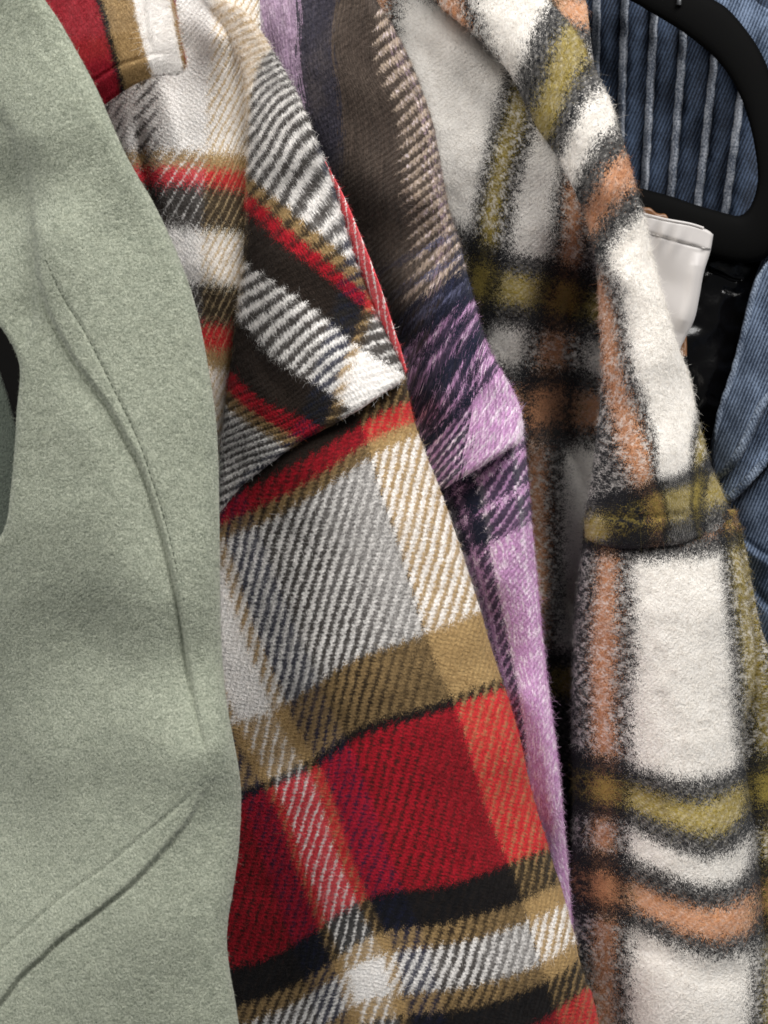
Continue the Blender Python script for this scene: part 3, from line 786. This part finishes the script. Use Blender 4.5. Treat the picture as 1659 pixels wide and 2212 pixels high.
# ------------------------------------------------------------------ cream plaid jacket
cream = thing('cream_plaid_jacket', 'cream brushed wool jacket with charcoal, olive and orange plaid, in front of the black hanger', 'jacket', tuple(world_pt(1350, 1100, 110)))
CB_COLS = {325: [(1086, 143), (1066, 233), (1043, 333), (1020, 457), (1000, 600)], 360: [(1105, 200), (1073, 300), (1058, 383), (1036, 467), (1015, 600)], 395: [(1140, 200), (1128, 260), (1105, 340), (1082, 430), (1070, 540)], 430: [(1160, 290), (1128, 350), (1108, 440), (1095, 560)],
           500: [(1200, 380), (1190, 460), (1185, 540)], 540: [(1218, 420), (1208, 560), (1190, 650), (1165, 750), (1150, 870), (1138, 1000), (1142, 1120)], 575: [(1252, 430), (1250, 560), (1240, 660), (1222, 760), (1208, 870), (1174, 990), (1178, 1120), (1180, 1300)],
           610: [(1278, 560), (1270, 700), (1250, 870), (1218, 1000), (1215, 1200), (1208, 1400)], 120: [(860, 100), (850, 400)]}
CB_ROWS = {0: [(1000, 470), (1110, 538), (1200, 548), (1270, 570)], 54: [(1040, 570), (1110, 585), (1200, 600)], 117: [(1050, 640), (1110, 650), (1220, 670)], 170: [(1080, 700), (1200, 715)], 234: [(1090, 785), (1220, 790)], 284: [(1150, 838), (1230, 840)], 344: [(1150, 905), (1230, 905)], 394: [(1150, 965), (1250, 968)], 844: [(1180, 1395), (1240, 1395)], 898: [(1180, 1440), (1240, 1440)], -300: [(950, 150), (1080, 200)]}
c_body = Sheet(L=[(760, -60), (800, 200), (900, 500), (980, 800), (1050, 1100), (1100, 1500), (1150, 2000), (1160, 2280)], R=[(1260, -60), (1290, 200), (1320, 450), (1330, 700), (1330, 1000), (1320, 1500), (1320, 2280)],
               depth=[(780, 0, 130), (950, 100, 104), (1050, 100, 112), (1200, 100, 130), (950, 400, 106), (1080, 400, 110), (1150, 430, 112), (1300, 450, 108), (1000, 650, 140), (1130, 650, 130), (1230, 650, 165), (1320, 700, 180), (1050, 950, 155), (1160, 950, 138), (1230, 950, 200), (1320, 1000, 200), (1100, 1300, 155), (1180, 1300, 140), (1240, 1300, 205), (1320, 1300, 180), (1150, 1800, 150), (1230, 1800, 168), (1320, 1900, 180), (1160, 2260, 150), (1320, 2260, 180)],
               rows=CB_ROWS, cols=CB_COLS, N=150, M=340, T=5, seed=41, wrinkle=((2.2, 80), (0.6, 30)), creases=[dict(line=[(1225, 600), (1232, 760), (1240, 960)], depth=3, w=10), dict(line=[(930, 60), (960, 200), (1000, 330)], depth=3, w=30)])
cloth('jacket_front', cream, c_body, m_cr, f_cr, 42000, length=3.0, rad=0.036, lean=0.65)

CU_ROWS = {-844: [(1190, 8), (1156, 43), (1146, 83), (1126, 133), (1112, 165)], -790: [(1222, 45), (1189, 93), (1180, 143), (1159, 190), (1150, 232)], -727: [(1266, 105), (1233, 160), (1213, 217), (1186, 275)], -674: [(1302, 182), (1255, 208), (1239, 253), (1210, 332)],
           -610: [(1340, 262), (1293, 288), (1266, 320), (1239, 388)], -560: [(1355, 322), (1309, 347), (1286, 405), (1258, 448)], -500: [(1373, 392), (1346, 421), (1306, 460), (1276, 520)], -450: [(1390, 458), (1342, 492), (1317, 525), (1300, 570)],
           -20: [(1290, 1040), (1370, 1040), (1460, 1030)], 60: [(1270, 1118), (1340, 1092), (1420, 1050), (1475, 1035)], 112: [(1280, 1160), (1350, 1142), (1430, 1112), (1500, 1088)], 152: [(1300, 1186), (1400, 1172), (1480, 1160)], -250: [(1330, 760), (1440, 720)]}
CU_COLS = {45: [(1302, 700), (1300, 760), (1312, 850), (1326, 930), (1343, 1000), (1372, 1065), (1398, 1125)], 80: [(1328, 700), (1326, 760), (1345, 850), (1368, 940), (1392, 1005), (1432, 1065), (1462, 1125)], 115: [(1332, 600), (1342, 690), (1362, 770), (1400, 870), (1424, 937), (1440, 985), (1466, 1050)], 325: [(1512, 850), (1499, 880), (1482, 950)],
           360: [(1516, 905), (1493, 985), (1466, 1037)], 395: [(1530, 975), (1510, 1045), (1486, 1090)], 430: [(1542, 1010), (1530, 1065), (1512, 1140)], 500: [(1570, 1075), (1560, 1140)], 540: [(1588, 1110), (1585, 1148)], 220: [(1440, 600), (1330, 220), (1240, 180), (1400, 460)], 150: [(1200, 300), (1290, 480), (1130, 160)], 250: [(1200, 30)]}
c_upper = Sheet(L=[(690, -330), (840, -110), (935, 0), (1020, 73), (1086, 140), (1110, 175), (1130, 215), (1160, 275), (1195, 325), (1215, 360), (1240, 410), (1262, 460), (1277, 510), (1291, 580), (1294, 680), (1297, 760), (1296, 870), (1286, 960), (1275, 1050), (1263, 1110), (1264, 1160)],
                R=[(980, -330), (1110, -90), (1183, 0), (1206, 23), (1239, 63), (1266, 110), (1293, 167), (1319, 220), (1336, 277), (1353, 327), (1366, 377), (1383, 437), (1393, 473), (1408, 547), (1428, 627), (1459, 733), (1489, 814), (1503, 884), (1516, 937), (1531, 990), (1553, 1047), (1573, 1090), (1592, 1118), (1594, 1146)],
                bottom=[(1264, 1160), (1286, 1174), (1339, 1185), (1406, 1182), (1473, 1175), (1519, 1162), (1560, 1152), (1594, 1146)],
                depth=[(700, -330, 60), (970, -330, 55), (940, 0, 78), (1060, 40, 66), (1160, 0, 74), (1100, 160, 76), (1180, 120, 64), (1250, 90, 76), (1170, 290, 76), (1240, 240, 62), (1300, 190, 76), (1260, 460, 76), (1310, 400, 60), (1360, 370, 72), (1300, 640, 72), (1350, 600, 54), (1410, 570, 70), (1300, 850, 74), (1370, 820, 50), (1440, 780, 54), (1485, 810, 72),
                       (1285, 1000, 74), (1350, 1000, 50), (1450, 960, 48), (1520, 960, 70), (1275, 1150, 76), (1340, 1140, 56), (1430, 1130, 53), (1510, 1110, 60), (1580, 1120, 78)],
                rows=CU_ROWS, cols=CU_COLS, N=170, M=420, T=60, rl=(6, 18), rr=(8, 26), rb=(5, 14), seed=43, wrinkle=((1.5, 90), (0.5, 30)),
                creases=[dict(line=[(1255, 1108), (1300, 1114), (1360, 1119), (1440, 1116), (1515, 1106)], depth=1.6, w=8, step=1.2, soft=4, reach=40), dict(line=[(1530, 1040), (1525, 1090), (1515, 1160)], depth=1.2, w=9, step=-0.8, reach=40),
                         dict(line=[(1385, 480), (1420, 640), (1450, 760), (1485, 900)], depth=0.9, w=5)])
cloth('upper_sleeve', cream, c_upper, m_cr, f_cr, 44000, length=2.8, rad=0.036, lean=0.65, rim=0.12)

CL_ROWS = {-450: [(1290, 1195), (1350, 1208), (1420, 1208), (1560, 1192)], 0: [(1300, 1618), (1359, 1633), (1406, 1655), (1473, 1671), (1539, 1668), (1579, 1651)], 54: [(1290, 1670), (1353, 1691), (1406, 1705), (1483, 1728), (1539, 1721), (1599, 1688)],
           117: [(1290, 1722), (1366, 1738), (1439, 1768), (1506, 1791), (1583, 1783), (1613, 1735)], 170: [(1290, 1763), (1353, 1781), (1416, 1819), (1506, 1845), (1586, 1836), (1626, 1785)], 234: [(1290, 1830), (1359, 1837), (1423, 1868), (1516, 1905), (1593, 1893), (1634, 1841)],
           284: [(1290, 1880), (1363, 1905), (1439, 1935), (1523, 1955), (1606, 1941), (1641, 1905)], 344: [(1290, 1935), (1373, 1951), (1439, 1991), (1523, 2018), (1606, 2011), (1645, 1975)], 394: [(1290, 1985), (1373, 2001), (1439, 2035), (1523, 2065), (1606, 2061), (1641, 2035)], 560: [(1300, 2180), (1500, 2240)]}
CL_COLS = {0: [(1252, 1230), (1238, 1500), (1238, 1800)], 45: [(1293, 1190), (1286, 1287), (1279, 1404), (1280, 1550), (1282, 1800), (1284, 2100)], 80: [(1326, 1190), (1319, 1304), (1313, 1437), (1314, 1550), (1318, 1800), (1316, 2100)], 115: [(1362, 1210), (1374, 1321), (1380, 1437), (1362, 1508), (1368, 1608), (1360, 1800), (1364, 2050)],
           325: [(1553, 1197), (1559, 1304), (1573, 1437), (1579, 1541), (1589, 1640)], 340: [(1622, 1800), (1636, 1950)], 360: [(1576, 1170), (1586, 1271), (1599, 1387), (1609, 1508), (1616, 1600)], 395: [(1593, 1170), (1619, 1271), (1636, 1387), (1646, 1480)]}
c_lower = Sheet(L=[(1268, 1120), (1260, 1170), (1253, 1230), (1245, 1300), (1240, 1400), (1236, 1500), (1235, 1600), (1237, 1700), (1236, 1850), (1228, 1950), (1226, 2100), (1226, 2280)],
                R=[(1588, 1100), (1596, 1170), (1614, 1250), (1626, 1320), (1634, 1400), (1630, 1470), (1614, 1540), (1606, 1600), (1616, 1700), (1634, 1825), (1645, 1941), (1650, 2008), (1668, 2100), (1700, 2280)],
                depth=[(1265, 1150, 86), (1350, 1180, 66), (1450, 1180, 62), (1560, 1160, 70), (1245, 1350, 92), (1330, 1350, 66), (1450, 1350, 54), (1560, 1330, 60), (1625, 1330, 80), (1238, 1600, 92), (1320, 1600, 70), (1450, 1600, 52), (1550, 1600, 58), (1600, 1600, 72), (1238, 1800, 92), (1320, 1800, 72), (1480, 1800, 48), (1590, 1800, 60), (1630, 1800, 76),
                       (1232, 2000, 90), (1320, 2000, 68), (1480, 2000, 46), (1600, 2000, 56), (1645, 2000, 74), (1230, 2250, 88), (1400, 2250, 52), (1550, 2250, 46), (1690, 2250, 70)],
                rows=CL_ROWS, cols=CL_COLS, N=170, M=380, T=70, rl=(8, 26), rr=(10, 26), seed=47, wrinkle=((1.6, 110), (0.5, 32)),
                creases=[dict(line=[(1310, 1880), (1400, 1930), (1520, 1960), (1620, 1930)], depth=2.0, w=30), dict(line=[(1330, 2010), (1420, 2060), (1530, 2110), (1640, 2090)], depth=2.5, w=35), dict(line=[(1340, 1700), (1440, 1740), (1540, 1750)], depth=1.8, w=30)])
cloth('sleeve', cream, c_lower, m_cr, f_cr, 46000, length=2.8, rad=0.036, lean=0.65, rim=0.12)
CK_COLS = {325: [(1590, 1560), (1600, 1800)], 362: [(1608, 1480), (1632, 1700), (1648, 1900)], 398: [(1650, 1400), (1690, 1700), (1700, 1900)], 430: [(1720, 1500)]}
c_back = Sheet(L=[(1580, 1130), (1590, 1250), (1596, 1400), (1590, 1600), (1600, 1900), (1610, 2280)], R=[(1600, 1130), (1622, 1250), (1645, 1360), (1690, 1480), (1730, 1700), (1740, 2280)], depth=[(1580, 1150, 90), (1615, 1250, 84), (1600, 1500, 92), (1660, 1500, 84), (1730, 1700, 96), (1600, 2000, 96), (1690, 2000, 88), (1740, 2250, 100)],
               rows={-450: [(1600, 1180)], 0: [(1620, 1620), (1690, 1610)], 54: [(1640, 1665), (1700, 1660)], 117: [(1640, 1730), (1700, 1720)], 284: [(1650, 1900), (1700, 1900)], 394: [(1650, 2020), (1700, 2020)]}, cols=CK_COLS, N=70, M=240, T=5, rr=(5, 16), seed=53)
cloth('sleeve_back', cream, c_back, m_cr, f_cr, 9000, length=2.6, rad=0.036, rim=0.1, label='rear half of the cream sleeve in olive and charcoal')

# ------------------------------------------------------------------ white satin label with stitched hem, brown leather tab behind it
label = thing('satin_label', 'white satin label with a stitched hem sticking out beside the cream shoulder', 'label', tuple(world_pt(1460, 600, 118)))
HEM = [(1360, 488), (1393, 500), (1425, 510), (1459, 520), (1492, 529), (1526, 537)]
def pucker(px, py):
    dist, sg, fade = line_dist(px, py, HEM)
    k = np.exp(-(dist / 26) ** 2)
    return 1.1 * k * np.sin((px + 0.35 * py) / 5.6) * np.clip((1500 - px) / 60, 0, 1) - 1.3 * (sg < 0) * np.exp(-(dist / 45) ** 2)
s_lab = Sheet(L=[(1340, 447), (1345, 600), (1380, 720), (1440, 780)], R=[(1541, 507), (1534, 545), (1520, 590), (1511, 640), (1500, 690), (1478, 735), (1455, 785)], top=[(1340, 447), (1386, 462), (1440, 475), (1489, 484), (1519, 493), (1532, 499), (1541, 507)],
              depth=[(1340, 460, 112), (1450, 480, 104), (1540, 515, 108), (1360, 620, 114), (1450, 610, 112), (1490, 590, 108), (1515, 590, 108), (1440, 720, 114), (1470, 690, 110), (1490, 700, 112), (1450, 780, 116)], N=130, M=160, T=2.5, rr=(2.5, 9), rt=(2, 6), rl=None, seed=59, wrinkle=(), relief=pucker,
              creases=[dict(line=HEM, depth=1.0, w=3.5), dict(line=[(1508, 545), (1500, 600), (1488, 660), (1470, 720)], depth=-2.2, w=13)])
lab_o = cloth('label_cloth', label, s_lab, m_satin)
v, f = stitches(s_lab, HEM[1:], 16, 9, 0.0004, 0.25, 0.7)
link('hem_stitching', mesh_data('hem_stitching', v, f), label, m_satin_thread, kind='stuff')
HB = [(1386, 462), (1440, 475), (1489, 484), (1519, 493)]
v, f = tube(s_lab.at(HB, 30, -0.6), 0.0012, 8)
link('hem_roll', mesh_data('hem_roll', v, f), label, m_satin)

tab = thing('brown_tag', 'brown leather tag half hidden behind the white satin label', 'tag', tuple(world_pt(1420, 600, 126)))
s_tab = Sheet(L=[(1330, 440), (1350, 600), (1440, 770)], R=[(1448, 482), (1480, 620), (1484, 770)], top=[(1330, 440), (1385, 447), (1404, 449), (1420, 461), (1438, 463), (1448, 482)], depth=[(1330, 440, 124), (1400, 450, 119), (1445, 480, 121), (1480, 620, 126), (1440, 770, 124), (1483, 770, 121), (1350, 600, 126)], N=60, M=80, T=3, rr=(1.5, 6), rt=(1.5, 6), seed=61, wrinkle=((1.2, 30),))
cloth('tag_body', tab, s_tab, m_brown)

# ------------------------------------------------------------------ black plastic hanger with a large rounded opening
hanger = thing('hanger', 'wide flat black plastic hanger with a large rounded opening in front of the denim', 'hanger', tuple(world_pt(1450, 250, 138)))
inner = curve([(1200, -70), (1290, -30), (1359, 0), (1406, 27), (1466, 63), (1516, 100), (1549, 130), (1579, 170), (1603, 217), (1619, 267), (1630, 317), (1637, 377), (1631, 420), (1616, 453), (1596, 466), (1569, 461), (1506, 443), (1446, 423), (1379, 405), (1300, 384), (1200, 358)], 110)
outer = curve([(1290, -150), (1420, -70), (1543, 0), (1573, 20), (1606, 57), (1636, 100), (1660, 150), (1678, 220), (1692, 300), (1700, 380), (1696, 450), (1680, 520), (1650, 560), (1600, 568), (1540, 556), (1470, 536), (1400, 516), (1300, 488), (1200, 460)], 110)
ng, K = 110, 10
Vh = []
for j in range(K):                     # rounded bar section from inner to outer, front side
    a = math.pi * j / (K - 1)
    w = 0.5 - 0.5 * math.cos(a)
    p = inner * (1 - w) + outer * w
    Vh.append(world_pt(p[:, 0], p[:, 1], 138 - 6 * math.sin(a) ** 0.6))
for j in range(K):
    a = math.pi * j / (K - 1)
    w = 0.5 + 0.5 * math.cos(a)
    p = inner * (1 - w) + outer * w
    Vh.append(world_pt(p[:, 0], p[:, 1], 144 + 5 * math.sin(a) ** 0.6))
Vh = np.array(Vh)
fh = []
for j in range(2 * K):
    k = (j + 1) % (2 * K)
    for i in range(ng - 1):
        fh.append((j * ng + i, j * ng + i + 1, k * ng + i + 1, k * ng + i))
fh.append(tuple(j * ng for j in range(2 * K)))
fh.append(tuple(j * ng + ng - 1 for j in range(2 * K))[::-1])
link('hanger_frame', mesh_data('hanger_frame', Vh.reshape(-1, 3), fh), hanger, m_plastic)
hk = np.array([(1466, 12, 131), (1468, -10, 131), (1470, -60, 133), (1470, -140, 136)], float)
v, f = tube(world_pt(hk[:, 0], hk[:, 1], hk[:, 2]), 0.0022, 10)
link('hook', mesh_data('hook', v, f), hanger, m_metal)

# ------------------------------------------------------------------ black glossy jacket below the hanger
blk = thing('black_jacket', 'glossy black leatherette jacket hanging below the black plastic hanger', 'jacket', tuple(world_pt(1500, 800, 165)))
b_sh = Sheet(L=[(1280, 500), (1320, 800), (1380, 1200)], R=[(1690, 480), (1700, 700), (1690, 1200)], depth=[(1280, 500, 160), (1450, 520, 152), (1560, 560, 150), (1690, 500, 166), (1340, 850, 166), (1520, 800, 156), (1620, 800, 168), (1690, 800, 176), (1400, 1180, 170), (1690, 1180, 180)], N=150, M=200, T=4, seed=67, wrinkle=((3, 60), (1.0, 24)),
             creases=[dict(line=[(1530, 575), (1560, 588), (1585, 600), (1608, 605)], depth=3, w=6, step=3, soft=3, reach=30), dict(line=[(1560, 622), (1585, 632), (1606, 630)], depth=2.5, w=6, step=2, soft=3, reach=24), dict(line=[(1525, 850), (1550, 866), (1580, 850)], depth=3, w=7, step=2, soft=3)])
cloth('jacket_front', blk, b_sh, m_vinyl)

# ------------------------------------------------------------------ denim jacket behind the hanger
dn = thing('denim_jacket', 'blue denim jacket with pale worn pintucks, behind the black hanger on the right', 'jacket', tuple(world_pt(1500, 600, 205)))
TUCKS = [(1181, -60, 1170, 600), (1236, -60, 1215, 600), (1291, -60, 1272, 600), (1352, -60, 1325, 600), (1418, -60, 1378, 600), (1486, -60, 1433, 600), (1562, -60, 1488, 600), (1632, -60, 1547, 600), (1704, -60, 1608, 600)]
def between_tucks(px, py):
    t = (py + 60) / 660
    xs = np.stack([a + (c - a) * t for a, _, c, _ in TUCKS], 0)
    d = np.zeros(px.shape)
    for i in range(len(TUCKS) - 1):
        f = (px - xs[i]) / (xs[i + 1] - xs[i])
        d = np.where((f >= 0) & (f < 1), -15.0 * np.sin(np.pi * np.clip(f, 0, 1)) ** 0.8 * (0.75 - 0.5 * f), d)
    return d
d_front = Sheet(L=[(1080, -80), (1080, 620)], R=[(1680, -80), (1660, 620)], depth=[(1080, -80, 205), (1400, -80, 195), (1680, -80, 205), (1080, 620, 205), (1400, 620, 198), (1660, 620, 210), (1400, 250, 190)], N=300, M=140, T=4, seed=71, wrinkle=((1.5, 70), (0.8, 24)), relief=between_tucks)
cloth('jacket_front', dn, d_front, m_denim)
for x0, y0, x1, y1 in TUCKS[:-1]:
    c = curve([(x0, y0), ((x0 + x1) / 2 + 3, (y0 + y1) / 2), (x1, y1)], 80)
    wob = 1.5 * np.sin(np.arange(80) * 0.9 + x0)
    Vp, uvp = [], []
    prof = [(-9, 5.0), (-9, -4.0), (-6, -8.0), (-1, -9.8), (3, -9.4), (7, -7.2), (8, -3.0), (7, 6.0)]   # a stitched tuck leaning to the right
    for dx, dz in prof:
        px, py = c[:, 0] + dx + wob * 0.5, c[:, 1]
        Vp.append(world_pt(px, py, d_front.surface(px, py) + dz * 1.25))
        uvp.append(np.stack([px * 1.0, py, 0 * py], -1))
    n = 80
    F = grid_faces(len(prof), n)
    link('pintuck', mesh_data('pintuck', np.vstack(Vp), F, np.vstack(uvp)), dn, m_denim_worn)

d_coll = Sheet(L=[(1500, -60), (1545, 10), (1600, 80), (1650, 200)], R=[(1620, -20), (1640, 10), (1668, 30), (1710, 120)], depth=[(1500, -60, 166), (1560, 10, 160), (1620, 0, 164), (1600, 80, 162), (1660, 60, 160), (1650, 190, 166), (1710, 120, 168)], N=70, M=90, T=5, rr=(3, 8), seed=73, wrinkle=((0.8, 40),),
               creases=[dict(line=[(1668, 45), (1640, 90), (1612, 125)], depth=1.5, w=4, step=1.2, soft=2, reach=24), dict(line=[(1590, -10), (1575, 30)], depth=1.5, w=4)])
cloth('collar', dn, d_coll, m_denim_mid)
RID = [[(1668, 548), (1640, 592), (1622, 650), (1604, 725), (1582, 805), (1560, 870), (1546, 925), (1538, 985)], [(1672, 838), (1640, 905), (1610, 968), (1582, 1010), (1550, 1042)], [(1672, 985), (1640, 1020), (1605, 1058), (1570, 1092)]]
d_slv = Sheet(L=[(1672, 500), (1652, 548), (1634, 590), (1616, 650), (1597, 730), (1574, 825), (1555, 880), (1541, 930), (1530, 1000), (1525, 1100), (1540, 1250), (1560, 1500), (1570, 1750)], R=[(1720, 500), (1760, 700), (1770, 1000), (1770, 1300), (1770, 1750)],
              depth=[(1672, 520, 150), (1760, 560, 150), (1620, 680, 148), (1720, 700, 132), (1560, 900, 150), (1650, 900, 130), (1760, 900, 130), (1540, 1050, 152), (1620, 1050, 136), (1760, 1080, 128), (1580, 1250, 150), (1680, 1250, 132), (1570, 1700, 160), (1760, 1700, 140)], N=130, M=280, T=8, rl=(6, 18), seed=79, wrinkle=((1.5, 60), (0.4, 22)),
              creases=[dict(line=RID[1], depth=4.0, w=8, step=-16, soft=6, reach=75), dict(line=RID[2], depth=5.0, w=9, step=-13, soft=6, reach=60), dict(line=[(1600, 1160), (1632, 1185), (1680, 1215)], depth=5, w=7, step=9, soft=4, reach=45), dict(line=[(1610, 1250), (1650, 1300), (1690, 1330)], depth=3, w=9, step=3)])
cloth('sleeve', dn, d_slv, m_denim_mid)
p_a = Sheet(L=[(1672, 500), (1668, 548), (1640, 592), (1620, 650), (1602, 725), (1580, 805), (1558, 870), (1545, 925), (1537, 985), (1536, 1030)], R=[(1740, 500), (1715, 700), (1690, 800), (1672, 842), (1642, 907), (1612, 968), (1584, 1010), (1548, 1044)],
            depth=[(1672, 500, 142), (1740, 500, 122), (1620, 680, 138), (1700, 700, 110), (1560, 900, 142), (1640, 890, 112), (1538, 1030, 142), (1590, 990, 118)], N=70, M=180, T=16, rl=(5, 12), rr=(8, 20), seed=83, wrinkle=((1.5, 50), (0.4, 18)))
p_b = Sheet(L=[(1740, 760), (1690, 800), (1660, 845), (1630, 900), (1600, 955), (1572, 1000), (1540, 1035)], R=[(1760, 880), (1716, 940), (1672, 988), (1640, 1022), (1606, 1060), (1568, 1094)],
            depth=[(1740, 770, 136), (1740, 890, 114), (1630, 905, 138), (1660, 985, 118), (1545, 1038, 146), (1575, 1085, 126), (1610, 1040, 122)], N=60, M=120, T=16, rl=(3, 10), rr=(8, 18), seed=89, wrinkle=((1.5, 50), (0.4, 18)))
cloth('pleat', dn, p_a, m_denim_mid)
cloth('pleat', dn, p_b, m_denim_mid)
for r, sh, off in [(RID[0], p_a, 5), (RID[1], p_a, -8), (RID[2], p_b, -8)]:
    c = curve(r, 60)
    wob = 0.8 * np.sin(np.arange(60) * 1.3)
    pts = world_pt(c[:, 0] + off + wob, c[:, 1], sh.surface(c[:, 0] + off, c[:, 1]) + 2.2)
    v, f = tube(pts, 11 * PX, 10, taper=np.clip(np.minimum(np.arange(60), 59 - np.arange(60)) / 10, 0.3, 1))
    link('pleat_edge', mesh_data('pleat_edge', v, f, v[:, [0, 2, 1]] / PX), dn, m_denim_pleat)
